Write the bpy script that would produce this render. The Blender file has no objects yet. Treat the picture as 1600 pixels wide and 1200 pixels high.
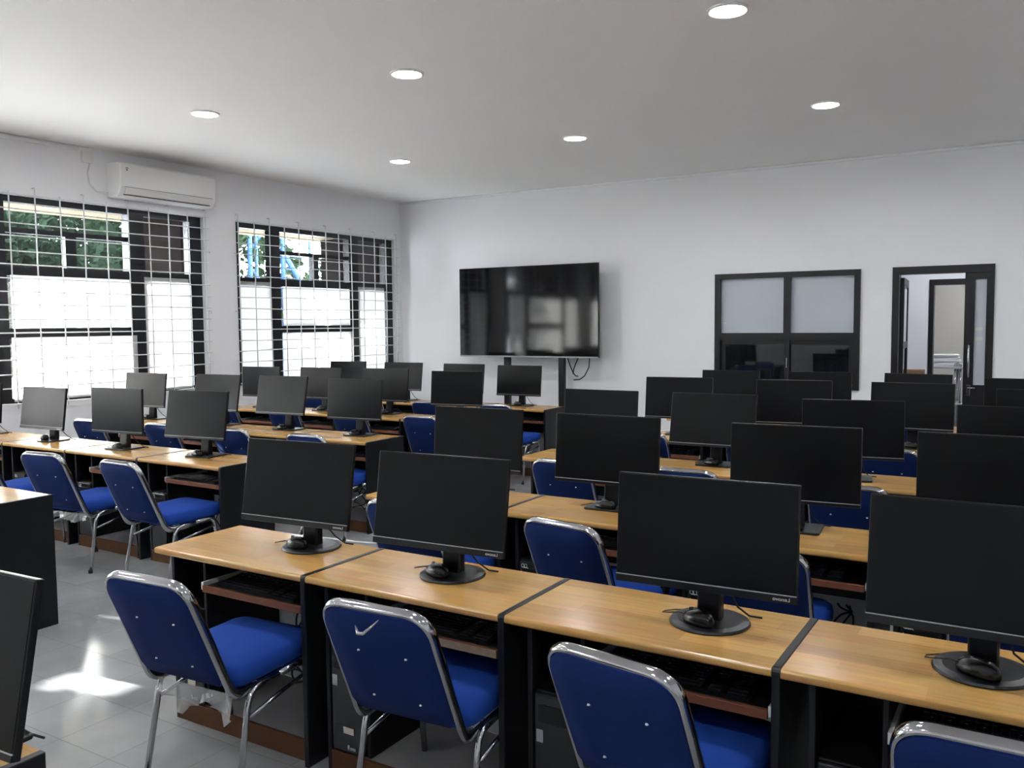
import bpy, bmesh, math, random
from mathutils import Vector, Matrix
PI = math.pi
R = math.radians
rnd = random.Random(7)
SC = bpy.context.scene
COL = SC.collection

# ------------------------------------------------------------------ materials
def newmat(name):
    m = bpy.data.materials.new(name); m.use_nodes = True
    nt = m.node_tree
    return m, nt, nt.nodes['Principled BSDF']

def mat(name, col, rough=.5, metal=0., spec=.5, noise=0., nscale=20., bump=0., coat=0.):
    m, nt, b = newmat(name)
    b.inputs['Base Color'].default_value = (*col, 1)
    b.inputs['Roughness'].default_value = rough
    b.inputs['Metallic'].default_value = metal
    b.inputs['Specular IOR Level'].default_value = spec
    b.inputs['Coat Weight'].default_value = coat
    if noise or bump:
        tc = nt.nodes.new('ShaderNodeTexCoord')
        nz = nt.nodes.new('ShaderNodeTexNoise'); nz.inputs['Scale'].default_value = nscale; nz.inputs['Detail'].default_value = 4
        nt.links.new(tc.outputs['Object'], nz.inputs['Vector'])
        if noise:
            mx = nt.nodes.new('ShaderNodeMix'); mx.data_type = 'RGBA'
            mx.inputs['A'].default_value = (*[c * (1 - noise) for c in col], 1)
            mx.inputs['B'].default_value = (*[min(1, c * (1 + noise)) for c in col], 1)
            nt.links.new(nz.outputs['Fac'], mx.inputs['Factor'])
            nt.links.new(mx.outputs['Result'], b.inputs['Base Color'])
        if bump:
            bp = nt.nodes.new('ShaderNodeBump'); bp.inputs['Strength'].default_value = bump; bp.inputs['Distance'].default_value = .002
            nt.links.new(nz.outputs['Fac'], bp.inputs['Height']); nt.links.new(bp.outputs['Normal'], b.inputs['Normal'])
    return m

M = {}
M['wall'] = mat('wall_paint', (.86, .865, .885), .6, spec=.3, noise=.02, nscale=1.5)
M['ceil'] = mat('ceiling_paint', (.88, .875, .86), .7, spec=.3, noise=.02, nscale=1.2)
M['black_lam'] = mat('black_laminate', (.004, .0045, .0058), .42, spec=.3, noise=.2, nscale=60)
M['black_frame'] = mat('black_aluminium', (.006, .006, .008), .35, spec=.4)
M['plastic'] = mat('black_plastic', (.003, .0034, .004), .30, spec=.34)
M['plastic_gloss'] = mat('glossy_black_plastic', (.012, .013, .015), .22)
M['base_plastic'] = mat('dark_grey_plastic', (.008, .009, .011), .33, spec=.32)
M['mouse_pl'] = mat('mouse_plastic', (.0025, .0025, .003), .22, spec=.25)
M['chrome'] = mat('chrome', (.44, .44, .455), .13, metal=1.)
M['zinc'] = mat('zinc_steel', (.72, .72, .70), .4, metal=.3)
M['rubber'] = mat('black_rubber', (.012, .012, .012), .7)
M['fabric'] = mat('blue_fabric', (.010, .046, .26), .85, spec=.15, noise=.12, nscale=160, bump=.25)
M['fabric_back'] = mat('blue_vinyl_back', (.006, .018, .092), .75, spec=.1, noise=.1, nscale=90, bump=.1)
M['mahogany'] = mat('mahogany_edge', (.150, .058, .032), .45, spec=.15, noise=.25, nscale=14)
M['kick'] = mat('brown_board', (.085, .040, .020), .6, spec=.1, noise=.3, nscale=9)
M['grey_board'] = mat('grey_board', (.27, .265, .265), .35, noise=.15, nscale=7)
M['white_board'] = mat('white_board', (.66, .66, .68), .6)
M['white_plastic'] = mat('white_plastic', (.80, .80, .79), .35)
M['white_metal'] = mat('white_painted_rod', (.74, .74, .76), .4)
M['grey_mark'] = mat('grey_marking', (.30, .31, .33), .5)
M['pale_mark'] = mat('pale_marking', (.62, .62, .62), .5)
M['chipboard'] = mat('chipboard', (.20, .145, .095), .8, noise=.3, nscale=60)
M['label'] = mat('beige_label', (.45, .42, .36), .6)
M['chin_line'] = mat('bezel_seam_highlight', (.36, .37, .38), .35)  # grey stands in for the bevel highlight on monitors; television bezel too
M['brown_wall'] = mat('brown_render', (.0075, .0056, .0050), .95, spec=.0, noise=.2, nscale=4)
M['cream'] = mat('cream_plaster', (.20, .165, .11), .9, spec=.05, noise=.08, nscale=3)
M['blue_steel'] = mat('blue_painted_steel', (.016, .045, .11), .6, spec=.1)
M['bark'] = mat('bark', (.006, .0045, .003), .95, spec=.0, noise=.4, nscale=8)
M['leaf'] = mat('leaf_green', (.0105, .0185, .0095), .9, spec=.0, noise=.5, nscale=2.2)
M['leaf2'] = mat('leaf_dark_green', (.0068, .0120, .0072), .9, spec=.0, noise=.5, nscale=2.2)
M['ground'] = mat('outdoor_concrete', (.40, .41, .42), .9, noise=.2, nscale=1.5)
M['paper'] = mat('office_paper', (.78, .78, .80), .7)
M['card'] = mat('brown_cardboard', (.22, .12, .07), .7)
M['beige_wall'] = mat('beige_paint', (.62, .60, .56), .7)
M['corr'] = mat('corridor_paint', (.78, .79, .84), .6)
M['board_grey'] = mat('grey_panel', (.35, .36, .38), .5)

# screens: matte dark panel
M['screen'] = mat('matte_screen', (.0038, .004, .0046), .28, spec=.15)
M['tv_screen'] = mat('tv_glass', (.005, .005, .006), .07, spec=.38)

def wood():
    m, nt, b = newmat('oak_laminate')
    tc = nt.nodes.new('ShaderNodeTexCoord')
    oi = nt.nodes.new('ShaderNodeObjectInfo')
    ofs = nt.nodes.new('ShaderNodeVectorMath'); ofs.operation = 'MULTIPLY_ADD'
    cmb = nt.nodes.new('ShaderNodeCombineXYZ')
    mul = nt.nodes.new('ShaderNodeMath'); mul.operation = 'MULTIPLY'; mul.inputs[1].default_value = 9.7
    nt.links.new(oi.outputs['Random'], mul.inputs[0]); nt.links.new(mul.outputs[0], cmb.inputs['X'])
    ad = nt.nodes.new('ShaderNodeVectorMath'); ad.operation = 'ADD'
    nt.links.new(tc.outputs['Object'], ad.inputs[0]); nt.links.new(cmb.outputs[0], ad.inputs[1])
    nt.nodes.remove(ofs)
    br = nt.nodes.new('ShaderNodeTexBrick'); br.inputs['Scale'].default_value = 1
    br.inputs['Brick Width'].default_value = .62; br.inputs['Row Height'].default_value = .078
    br.inputs['Mortar Size'].default_value = 0.0; br.offset = .37
    br.inputs['Color1'].default_value = (.50, .276, .066, 1); br.inputs['Color2'].default_value = (.385, .198, .040, 1)
    br.inputs['Mortar'].default_value = (.42,.25,.08,1)
    nt.links.new(ad.outputs[0], br.inputs['Vector'])
    mp = nt.nodes.new('ShaderNodeMapping'); mp.inputs['Scale'].default_value = (2.5, 55, 55)
    nt.links.new(ad.outputs[0], mp.inputs['Vector'])
    nz = nt.nodes.new('ShaderNodeTexNoise'); nz.inputs['Scale'].default_value = 1.4; nz.inputs['Detail'].default_value = 5
    nt.links.new(mp.outputs[0], nz.inputs['Vector'])
    mx = nt.nodes.new('ShaderNodeMix'); mx.data_type = 'RGBA'; mx.blend_type = 'OVERLAY'; mx.inputs['Factor'].default_value = .35
    nt.links.new(br.outputs['Color'], mx.inputs['A']); nt.links.new(nz.outputs['Color'], mx.inputs['B'])
    hs = nt.nodes.new('ShaderNodeHueSaturation'); hs.inputs['Saturation'].default_value = .95
    nt.links.new(mx.outputs['Result'], hs.inputs['Color'])
    nt.links.new(hs.outputs['Color'], b.inputs['Base Color'])
    b.inputs['Roughness'].default_value = .20
    b.inputs['Specular IOR Level'].default_value = .45
    return m
M['oak'] = wood()

def tiles():
    m, nt, b = newmat('grey_floor_tile')
    tc = nt.nodes.new('ShaderNodeTexCoord')
    mp = nt.nodes.new('ShaderNodeMapping'); mp.inputs['Location'].default_value = (3.77 + 0.33 * 40, -2.338 + .33 * 40, 0)
    nt.links.new(tc.outputs['Object'], mp.inputs['Vector'])
    br = nt.nodes.new('ShaderNodeTexBrick'); br.offset = 0; br.inputs['Scale'].default_value = 1
    br.inputs['Brick Width'].default_value = .33; br.inputs['Row Height'].default_value = .33
    br.inputs['Mortar Size'].default_value = .0028; br.inputs['Mortar Smooth'].default_value = .3
    br.inputs['Color1'].default_value = (.27, .276, .287, 1); br.inputs['Color2'].default_value = (.295, .301, .31, 1)
    br.inputs['Mortar'].default_value = (.235, .235, .235, 1)
    nt.links.new(mp.outputs[0], br.inputs['Vector'])
    nz = nt.nodes.new('ShaderNodeTexNoise'); nz.inputs['Scale'].default_value = 2.2; nz.inputs['Detail'].default_value = 6
    nt.links.new(tc.outputs['Object'], nz.inputs['Vector'])
    mx = nt.nodes.new('ShaderNodeMix'); mx.data_type = 'RGBA'; mx.blend_type = 'OVERLAY'; mx.inputs['Factor'].default_value = .4
    nt.links.new(br.outputs['Color'], mx.inputs['A']); nt.links.new(nz.outputs['Fac'], mx.inputs['B'])
    nt.links.new(mx.outputs['Result'], b.inputs['Base Color'])
    rr = nt.nodes.new('ShaderNodeMapRange'); rr.inputs['To Min'].default_value = .07; rr.inputs['To Max'].default_value = .15
    nt.links.new(nz.outputs['Fac'], rr.inputs['Value']); nt.links.new(rr.outputs[0], b.inputs['Roughness'])
    bp = nt.nodes.new('ShaderNodeBump'); bp.inputs['Strength'].default_value = .5; bp.inputs['Distance'].default_value = .002; bp.invert = True
    nt.links.new(br.outputs['Fac'], bp.inputs['Height']); nt.links.new(bp.outputs[0], b.inputs['Normal'])
    return m
M['tile'] = tiles()

def glassmat(name, tint, rough=.0, gloss=.05):
    m = bpy.data.materials.new(name); m.use_nodes = True; nt = m.node_tree; nt.nodes.clear()
    o = nt.nodes.new('ShaderNodeOutputMaterial'); t = nt.nodes.new('ShaderNodeBsdfTransparent'); t.inputs[0].default_value = (*tint, 1)
    g = nt.nodes.new('ShaderNodeBsdfGlossy'); g.inputs['Roughness'].default_value = rough
    mx = nt.nodes.new('ShaderNodeMixShader'); mx.inputs[0].default_value = gloss
    nt.links.new(t.outputs[0], mx.inputs[1]); nt.links.new(g.outputs[0], mx.inputs[2]); nt.links.new(mx.outputs[0], o.inputs[0])
    return m
M['glass'] = glassmat('window_glass', (.85, .86, .87))
M['clear_glass'] = glassmat('clear_glass', (.9, .92, .92))

def transl(name, col, w):
    m = bpy.data.materials.new(name); m.use_nodes = True; nt = m.node_tree; nt.nodes.clear()
    o = nt.nodes.new('ShaderNodeOutputMaterial'); t = nt.nodes.new('ShaderNodeBsdfTranslucent'); t.inputs[0].default_value = (*col, 1)
    d = nt.nodes.new('ShaderNodeBsdfDiffuse'); d.inputs[0].default_value = (*col, 1)
    tc = nt.nodes.new('ShaderNodeTexCoord'); nz = nt.nodes.new('ShaderNodeTexNoise'); nz.inputs['Scale'].default_value = 5
    nt.links.new(tc.outputs['Object'], nz.inputs['Vector'])
    rr = nt.nodes.new('ShaderNodeMapRange'); rr.inputs['To Min'].default_value = w - .05; rr.inputs['To Max'].default_value = w + .05
    nt.links.new(nz.outputs['Fac'], rr.inputs['Value'])
    mx = nt.nodes.new('ShaderNodeMixShader'); nt.links.new(rr.outputs[0], mx.inputs[0])
    nt.links.new(d.outputs[0], mx.inputs[1]); nt.links.new(t.outputs[0], mx.inputs[2]); nt.links.new(mx.outputs[0], o.inputs[0])
    return m
M['paper_cover'] = transl('window_paper', (.93, .925, .905), .74)
M['frosted'] = mat('frosted_glass_film', (.50, .545, .60), .35, noise=.05, nscale=2)
M['dark_glass'] = mat('dark_tinted_glass', (.006, .007, .009), .03, spec=.5)
def film():
    m = bpy.data.materials.new('clear_plastic_film'); m.use_nodes = True; nt = m.node_tree; nt.nodes.clear()
    o = nt.nodes.new('ShaderNodeOutputMaterial'); t = nt.nodes.new('ShaderNodeBsdfTransparent'); t.inputs[0].default_value = (.9, .9, .9, 1)
    g = nt.nodes.new('ShaderNodeBsdfGlossy'); g.inputs['Roughness'].default_value = .15
    d = nt.nodes.new('ShaderNodeBsdfDiffuse'); d.inputs[0].default_value = (.5, .5, .5, 1)
    m1 = nt.nodes.new('ShaderNodeMixShader'); m1.inputs[0].default_value = .45
    m2 = nt.nodes.new('ShaderNodeMixShader'); m2.inputs[0].default_value = .5
    nt.links.new(g.outputs[0], m1.inputs[1]); nt.links.new(d.outputs[0], m1.inputs[2])
    nt.links.new(t.outputs[0], m2.inputs[1]); nt.links.new(m1.outputs[0], m2.inputs[2]); nt.links.new(m2.outputs[0], o.inputs[0])
    return m
M['film'] = film()
def emit(name, col, s):
    m = bpy.data.materials.new(name); m.use_nodes = True; nt = m.node_tree; nt.nodes.clear()
    o = nt.nodes.new('ShaderNodeOutputMaterial'); e = nt.nodes.new('ShaderNodeEmission')
    e.inputs[0].default_value = (*col, 1); e.inputs[1].default_value = s
    nt.links.new(e.outputs[0], o.inputs[0]); return m
M['lamp'] = emit('led_diffuser', (.97, .985, 1), 106)
M['lamp_corr'] = emit('corridor_led', (.96, .97, 1), 200)

# ------------------------------------------------------------------ mesh tools
class MB:
    """collects shapes and turns them into ONE mesh object"""
    def __init__(s): s.bm = bmesh.new(); s.mats = []
    def mi(s, k):
        if k not in s.mats: s.mats.append(k)
        return s.mats.index(k)
    def _add(s, tmp, k, smooth):
        i = s.mi(k)
        me = bpy.data.meshes.new('t'); tmp.to_mesh(me); tmp.free()
        n0 = len(s.bm.faces); s.bm.from_mesh(me); bpy.data.meshes.remove(me)
        s.bm.faces.ensure_lookup_table()
        for f in s.bm.faces[n0:]: f.material_index = i; f.smooth = smooth
    def box(s, x0, x1, y0, y1, z0, z1, k, bev=0., seg=2, edges=None, M4=None):
        b = bmesh.new(); bmesh.ops.create_cube(b, size=1)
        for v in b.verts: v.co = Vector(((x0 + x1) / 2 + v.co.x * (x1 - x0), (y0 + y1) / 2 + v.co.y * (y1 - y0), (z0 + z1) / 2 + v.co.z * (z1 - z0)))
        if bev:
            es = list(b.edges) if edges is None else [e for e in b.edges if edges(e.verts[0].co, e.verts[1].co)]
            bmesh.ops.bevel(b, geom=es, offset=bev, segments=seg, profile=.5, affect='EDGES')
        if M4: b.transform(M4)
        s._add(b, k, False); return s
    def tube(s, pts, r, k, n=8, ry=None, caps=True, upv=None):
        """sweep a round (or oval) section along pts"""
        pts = [Vector(p) for p in pts]; b = bmesh.new(); rings = []
        for i, p in enumerate(pts):
            t = (pts[min(i + 1, len(pts) - 1)] - pts[max(i - 1, 0)]).normalized()
            if upv: u = (Vector(upv) - t * Vector(upv).dot(t)).normalized()
            elif i == 0: u = t.orthogonal().normalized()
            else: u = (pu - t * pu.dot(t)).normalized()
            pu = u; w = t.cross(u)
            rr = r[i] if isinstance(r, (list, tuple)) else r
            rings.append([b.verts.new(p + u * (math.cos(2 * PI * j / n) * rr) + w * (math.sin(2 * PI * j / n) * (ry or rr))) for j in range(n)])
        for a, c in zip(rings, rings[1:]):
            for j in range(n): b.faces.new((a[j], a[(j + 1) % n], c[(j + 1) % n], c[j]))
        if caps: b.faces.new(rings[0][::-1]); b.faces.new(rings[-1])
        bmesh.ops.recalc_face_normals(b, faces=b.faces)
        s._add(b, k, True); return s
    def lathe(s, prof, k, n=32, c=(0, 0, 0), smooth=False):
        b = bmesh.new(); rings = []
        for r, z in prof:
            if r < 1e-6: rings.append([b.verts.new((c[0], c[1], c[2] + z))])
            else: rings.append([b.verts.new((c[0] + r * math.cos(2 * PI * j / n), c[1] + r * math.sin(2 * PI * j / n), c[2] + z)) for j in range(n)])
        for a, d in zip(rings, rings[1:]):
            for j in range(n):
                j2 = (j + 1) % n
                if len(a) == 1 and len(d) > 1: b.faces.new((a[0], d[j2], d[j]))
                elif len(d) == 1 and len(a) > 1: b.faces.new((a[j], a[j2], d[0]))
                elif len(a) > 1: b.faces.new((a[j], a[j2], d[j2], d[j]))
        bmesh.ops.recalc_face_normals(b, faces=b.faces)
        s._add(b, k, smooth); return s
    def prism(s, poly, a0, a1, k, axis='y', bev=0., smooth=False):
        """polygon extruded along an axis. axis y: poly (x,z); x: poly (y,z); z: poly (x,y)"""
        def P(p, a): return (p[0], a, p[1]) if axis == 'y' else ((a, p[0], p[1]) if axis == 'x' else (p[0], p[1], a))
        b = bmesh.new(); A = [b.verts.new(P(p, a0)) for p in poly]; B = [b.verts.new(P(p, a1)) for p in poly]
        n = len(poly); b.faces.new(A); b.faces.new(B[::-1])
        for i in range(n): b.faces.new((A[i], B[i], B[(i + 1) % n], A[(i + 1) % n]))
        bmesh.ops.recalc_face_normals(b, faces=b.faces)
        if bev:
            bmesh.ops.bevel(b, geom=[e for e in b.edges if (abs(e.verts[0].co[{'x':0,'y':1,'z':2}[axis]] - e.verts[1].co[{'x':0,'y':1,'z':2}[axis]]) < 1e-7)], offset=bev, segments=2, profile=.5, affect='EDGES')
        s._add(b, k, smooth); return s
    def mesh(s, b, k, smooth=False): s._add(b, k, smooth); return s
    def build(s, name, parent=None):
        me = bpy.data.meshes.new(name); s.bm.to_mesh(me); s.bm.free()
        for k in s.mats: me.materials.append(M[k])
        o = bpy.data.objects.new(name, me); COL.objects.link(o)
        if parent: o.parent = parent
        return o

def tag(o, label, cat, group=None, kind=None):
    o['label'] = label; o['category'] = cat
    if group: o['group'] = group
    if kind: o['kind'] = kind
    return o
def empty(name, loc=(0, 0, 0), rz=0.):
    o = bpy.data.objects.new(name, None); COL.objects.link(o); o.empty_display_size = .1
    o.location = loc; o.rotation_euler = (0, 0, rz); return o
def struct(o): o['kind'] = 'structure'; return o
def copy_tree(o, parent=None):
    c = o.copy(); COL.objects.link(c)
    if parent: c.parent = parent
    for ch in o.children: copy_tree(ch, c)
    return c
def part_of(root, name):
    return [c for c in root.children if c.name.split('.')[0] == name]
def arc(cx, cy, r, a0, a1, n=6): return [(cx + r * math.cos(R(a0 + (a1 - a0) * i / n)), cy + r * math.sin(R(a0 + (a1 - a0) * i / n))) for i in range(n + 1)]
def rrect(x0, x1, y0, y1, r, n=5):
    return arc(x1 - r, y1 - r, r, 0, 90, n) + arc(x0 + r, y1 - r, r, 90, 180, n) + arc(x0 + r, y0 + r, r, 180, 270, n) + arc(x1 - r, y0 + r, r, 270, 360, n)

# ------------------------------------------------------------------ the room
XW, YB, ZC = -8.60, 10.79, 3.57          # left wall, back wall, ceiling
XR, YF = 3.2, -1.4                       # right wall, wall behind the camera
W1 = (.40, 3.48); W2 = (3.97, 7.05); W3 = (7.54, 10.62); WZ = (.95, 2.99)
IW = (-3.58, -1.85, .88, 2.29)           # inner window
DR = (-1.51, -.49, 2.295)                # doorway

struct(MB().box(XW - .3, 5, YF - .3, 17, -.12, 0, 'tile').build('floor'))
struct(MB().box(XW - .2, XR + .2, YF - .2, YB + .14, ZC, ZC + .15, 'ceil').build('ceiling'))
w = MB()
ys = [YF - .2, W1[0], W1[1], W2[0], W2[1], W3[0], W3[1], YB + .14]
for i in range(0, 8, 2): w.box(XW - .2, XW, ys[i], ys[i + 1], 0, ZC, 'wall')
for a, b in (W1, W2, W3):
    w.box(XW - .2, XW, a, b, 0, WZ[0], 'wall'); w.box(XW - .2, XW, a, b, WZ[1], ZC, 'wall')
struct(w.build('wall_left'))
w = MB()
w.box(XW, IW[0], YB, YB + .14, 0, ZC, 'wall'); w.box(IW[0], IW[1], YB, YB + .14, 0, IW[2], 'wall'); w.box(IW[0], IW[1], YB, YB + .14, IW[3], ZC, 'wall')
w.box(IW[1], DR[0], YB, YB + .14, 0, ZC, 'wall'); w.box(DR[0], DR[1], YB, YB + .14, DR[2], ZC, 'wall'); w.box(DR[1], XR + .2, YB, YB + .14, 0, ZC, 'wall')
struct(w.build('wall_back'))
struct(MB().box(XR, XR + .2, YF - .2, YB, 0, ZC, 'wall').build('wall_right'))
struct(MB().box(XW, XR, YF - .2, YF, 0, ZC, 'wall').build('wall_front'))
struct(MB().box(XW, XR, YB - .035, YB, ZC - .035, ZC, 'wall', bev=.012).build('trim_1'))

# outer windows ------------------------------------------------------------
def outer_window(n, y0, holes=False):
    root = struct(empty('window_%d' % n, (XW - .1, y0, WZ[0])))
    L = 3.08; H = WZ[1] - WZ[0]; x0, x1 = -.06, .05
    f = MB()
    K = 'black_frame'
    f.box(x0, x1, 0, .09, 0, H, K); f.box(x0, x1, L - .16, L, 0, H, K)              # jambs
    f.box(x0, x1, .09, L - .16, 0, .05, K); f.box(x0, x1, .09, L - .16, H - .06, H, K)
    f.box(x0, x1, .62, .77, .05, H - .06, K); f.box(x0, x1, 2.11, 2.31, .05, H - .06, K)   # mullions
    for a, b in ((.09, .62), (.77, 2.11), (2.31, L - .16)): f.box(x0, x1, a, b, 1.26, 1.36, K)  # transom
    f.box(x0, x1, .77, 2.11, .645, .745, K)
    f.build('window_frame', root)
    s = MB(); s.box(-.05, .02, .77, 2.11, 1.685, 1.735, K); s.build('sash_bar', root)
    s = MB(); s.box(-.05, .02, 1.40, 1.52, 1.36, 1.685, K); s.build('sash_post', root)
    for a, b, z0, z1 in ((.09, .62, 1.36, H - .06), (.77, 2.11, 1.36, H - .06), (2.31, L - .16, 1.36, H - .06),
                         (.09, .62, .05, 1.26), (2.31, L - .16, .05, 1.26), (.77, 2.11, .745, 1.26), (.77, 2.11, .05, .645)):
        MB().box(-.035, -.03, a, b, z0, z1, 'glass').build('glass_pane', root)
    cov = [(.075, .60, .02, 1.31), (.80, 2.10, .745, 1.268), (.785, 2.17, .02, .655), (2.29, L - (.15 if holes else .20), .02, 1.305)]
    for i, (a, b, z0, z1) in enumerate(cov):
        m = MB()
        if holes and i == 1:   # unseen sheet: slot added and shaped to throw the sun patch on the floor
            m.prism([(a, z0), (b, z0), (b, z1), (1.48, z1), (1.50, 1.15), (1.46, 1.09), (1.44, 1.07), (1.41, 1.045), (1.30, 1.04), (1.22, 1.06), (1.235, 1.09), (1.29, 1.11), (1.27, 1.15), (1.31, 1.22), (1.29, z1), (a, z1)], .052, .056, 'paper_cover', axis='x')
        else: m.box(.052, .056, a, b, z0, z1, 'paper_cover')
        o = m.build('paper_cover', root)
    MB().box(.05, .10, 0, L, -.03, 0, 'wall', bev=.004).build('window_sill', root)
    return root
outer_window(1, W1[0], True); outer_window(2, W2[0]); outer_window(3, W3[0])

def grille(y0, label):
    root = empty('window_grille', (XW + .045, y0, WZ[0]))
    L = 3.08; H = WZ[1] - WZ[0]
    g = MB(); r = random.Random(int(y0 * 10))
    n = 12
    for i in range(n + 1):
        y = .0 + L * i / n
        g.tube([(0, y, -.04), (0, y + r.uniform(-.01, .01), H / 2), (0, y, H + (.07 if i % 2 == 0 else .03))], .0072, 'white_metal', n=6)
    nz = 16
    for j in range(nz):
        z = .03 + (H - .03) * j / (nz - 1)
        pts = []
        bend = r.uniform(-.012, .012) * (1 + max(0, 5 - j) * .35)
        for i in range(9): pts.append((.010, -.035 + (L + .07) * i / 8, z + bend * math.sin(PI * i / 8)))
        g.tube(pts, .0064, 'white_metal', n=6)
    g.build('bar_mesh', root)
    for y, z in [(L * i / n, H + .07) for i in range(0, n + 1, 2)] + [(-.045, H * t) for t in (.15, .45, .8)] + [(L + .045, H * t) for t in (.15, .45, .8)]:
        MB().tube([(-.045, y, z + .012), (0, y, z + .012), (.006, y, z), (0, y, z - .012)], .0055, 'white_metal', n=6).build('wall_hook', root)
    tag(root, label, 'grille', 'white wire grilles over the windows'); return root
grille(W1[0], 'white wire grille over the window nearest the camera, left end wall')
grille(W2[0], 'white wire grille over the window below the air conditioner')
grille(W3[0], 'white wire grille over the window between air conditioner and room corner')

# inner window on the back wall -------------------------------------------------
root = struct(empty('window_4', (IW[0], YB, IW[2])))
L = IW[1] - IW[0]; H = IW[3] - IW[2]
f = MB(); K = 'black_frame'; y0, y1 = -.025, .10
f.box(0, .07, y0, y1, 0, H, K); f.box(L - .07, L, y0, y1, 0, H, K); f.box(.07, L - .07, y0, y1, H - .065, H, K); f.box(.07, L - .07, y0, y1, 0, .06, K)
f.box(.07, L - .07, y0, y1, .59, .675, K); f.box(.855, .935, y0, y1, .675, H - .065, K)
f.build('window_frame', root)
for a, b in ((.07, .855), (.935, L - .07)): MB().box(a, b, .03, .038, .675, H - .065, 'frosted').build('frosted_pane', root)
for k, (a, b, yy) in enumerate(((.07, .92, .02), (.86, L - .07, .055))):
    s = MB(); s.box(a, a + .06, yy, yy + .025, .06, .59, K); s.box(b - .06, b, yy, yy + .025, .06, .59, K)
    s.box(a + .06, b - .06, yy, yy + .025, .06, .11, K); s.box(a + .06, b - .06, yy, yy + .025, .53, .59, K); s = s.build('sliding_sash', root)
    MB().box(a + .06, b - .06, yy + .01, yy + .016, .11, .53, 'dark_glass').build('dark_pane', s)
    if k == 0: MB().box(b - .035, b - .025, yy - .012, yy, .25, .37, 'chrome', bev=.003).build('pull_handle', s)
for dx in (.10, .125): MB().lathe([(0, .0), (.006, 0), (.006, .003), (0, .003)], 'white_plastic', n=10).build('white_dot_sticker', root).matrix_local = Matrix.Translation((dx, .03, .80)) @ Matrix.Rotation(R(90), 4, 'X')

# doorway -----------------------------------------------------------------------
root = struct(empty('door_1', (DR[0], YB, 0)))
L = DR[1] - DR[0]; H = DR[2]
f = MB(); y0, y1 = -.02, .13
f.box(0, .07, y0, y1, 0, H, K); f.box(L - .045, L, y0, y1, 0, H, K); f.box(.07, L - .045, y0, y1, H - .085, H, K)
f.build('door_frame', root)
s = MB(); a, b = .735, L - .045                                # fixed right leaf
s.box(a, a + .10, .0, .05, 0, H - .085, K); s.box(b - .03, b, .0, .05, 0, H - .085, K)
s.box(a + .10, b - .03, .0, .05, 0, .98, K); s.box(a + .10, b - .03, .0, .05, H - .16, H - .085, K)
s = s.build('side_leaf', root)
MB().box(a + .10, b - .03, .02, .028, .98, H - .16, 'frosted').build('frosted_pane', s)
for z in (1.47, 1.575): MB().box(a + .11, b - .06, .014, .019, z, z + .035, 'pale_mark').build('clear_stripe', s)
hx = a + .055
h = MB(); h.tube([(hx, .0, 1.42), (hx, -.05, 1.41), (hx, -.055, 1.36), (hx, -.055, 1.12), (hx, -.05, 1.07), (hx, .0, 1.06)], .012, 'chrome', n=10); h.build('pull_handle', s)
h = MB(); h.box(hx - .02, hx + .02, -.012, 0, .86, .98, 'chrome', bev=.004); h.tube([(hx, -.01, .95), (hx, -.05, .95), (hx + .07, -.05, .95)], .008, 'chrome', n=8); h.build('lock_handle', s)
s = MB(); lw = .86                                             # open left leaf, swung into the corridor
s.box(0, .09, -.02, .02, 0, 2.18, K); s.box(lw - .09, lw, -.02, .02, 0, 2.18, K); s.box(.09, lw - .09, -.02, .02, 2.09, 2.18, K)
s.box(.09, lw - .09, -.02, .02, 0, .95, K); s.box(.09, lw - .09, -.02, .02, 1.36, 1.44, K)
s = s.build('open_leaf', root); s.location = (.085, .15, 0); s.rotation_euler = (0, 0, R(94))
MB().box(.09, lw - .09, -.005, .005, 1.44, 2.09, 'white_board').build('frosted_pane', s)
MB().box(.09, lw - .09, -.005, .005, .95, 1.36, 'dark_glass').build('dark_pane', s)

# corridor and the store room beyond the doorway -------------------------------
w = MB()
w.box(-4.6, -1.42, 13.6, 13.72, 0, 3.2, 'corr'); w.box(-.90, 3.2, 13.6, 13.72, 0, 3.2, 'corr'); w.box(-1.42, -.90, 13.6, 13.72, 2.26, 3.2, 'corr')
struct(w.build('wall_corridor'))
struct(MB().box(-4.7, -4.6, YB + .14, 16.4, 0, 3.2, 'corr').build('wall_corridor_left'))
struct(MB().box(3.2, 3.3, YB + .14, 16.4, 0, 3.2, 'corr').build('wall_corridor_right'))
struct(MB().box(-4.7, 3.3, 16.4, 16.5, 0, 3.2, 'beige_wall').build('wall_store'))
struct(MB().box(-4.7, 3.3, YB + .14, 16.5, 3.2, 3.3, 'ceil').build('ceiling_corridor'))
root = struct(empty('door_2', (-1.42, 13.6, 0)))
f = MB(); f.box(0, .06, -.03, .13, 0, 2.26, K); f.box(.46, .52, -.03, .13, 0, 2.26, K); f.box(.06, .46, -.03, .13, 2.18, 2.26, K)
f.build('door_frame', root)
def corridor_lamp(x, y, lb):
    r_ = empty('ceiling_light', (x, y, 3.2)); tag(r_, lb, 'ceiling light')
    MB().lathe([(.0, 0), (.14, 0), (.14, -.02), (.11, -.025), (.11, -.012), (0, -.012)], 'white_plastic').build('trim_ring', r_)
    MB().lathe([(0, -.014), (.11, -.014), (.11, -.016), (0, -.016)], 'lamp_corr').build('diffuser', r_)
corridor_lamp(-.9, 12.2, 'round ceiling light in the corridor behind the doorway')
corridor_lamp(-.6, 14.9, 'round ceiling light in the store room behind the corridor')

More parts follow.
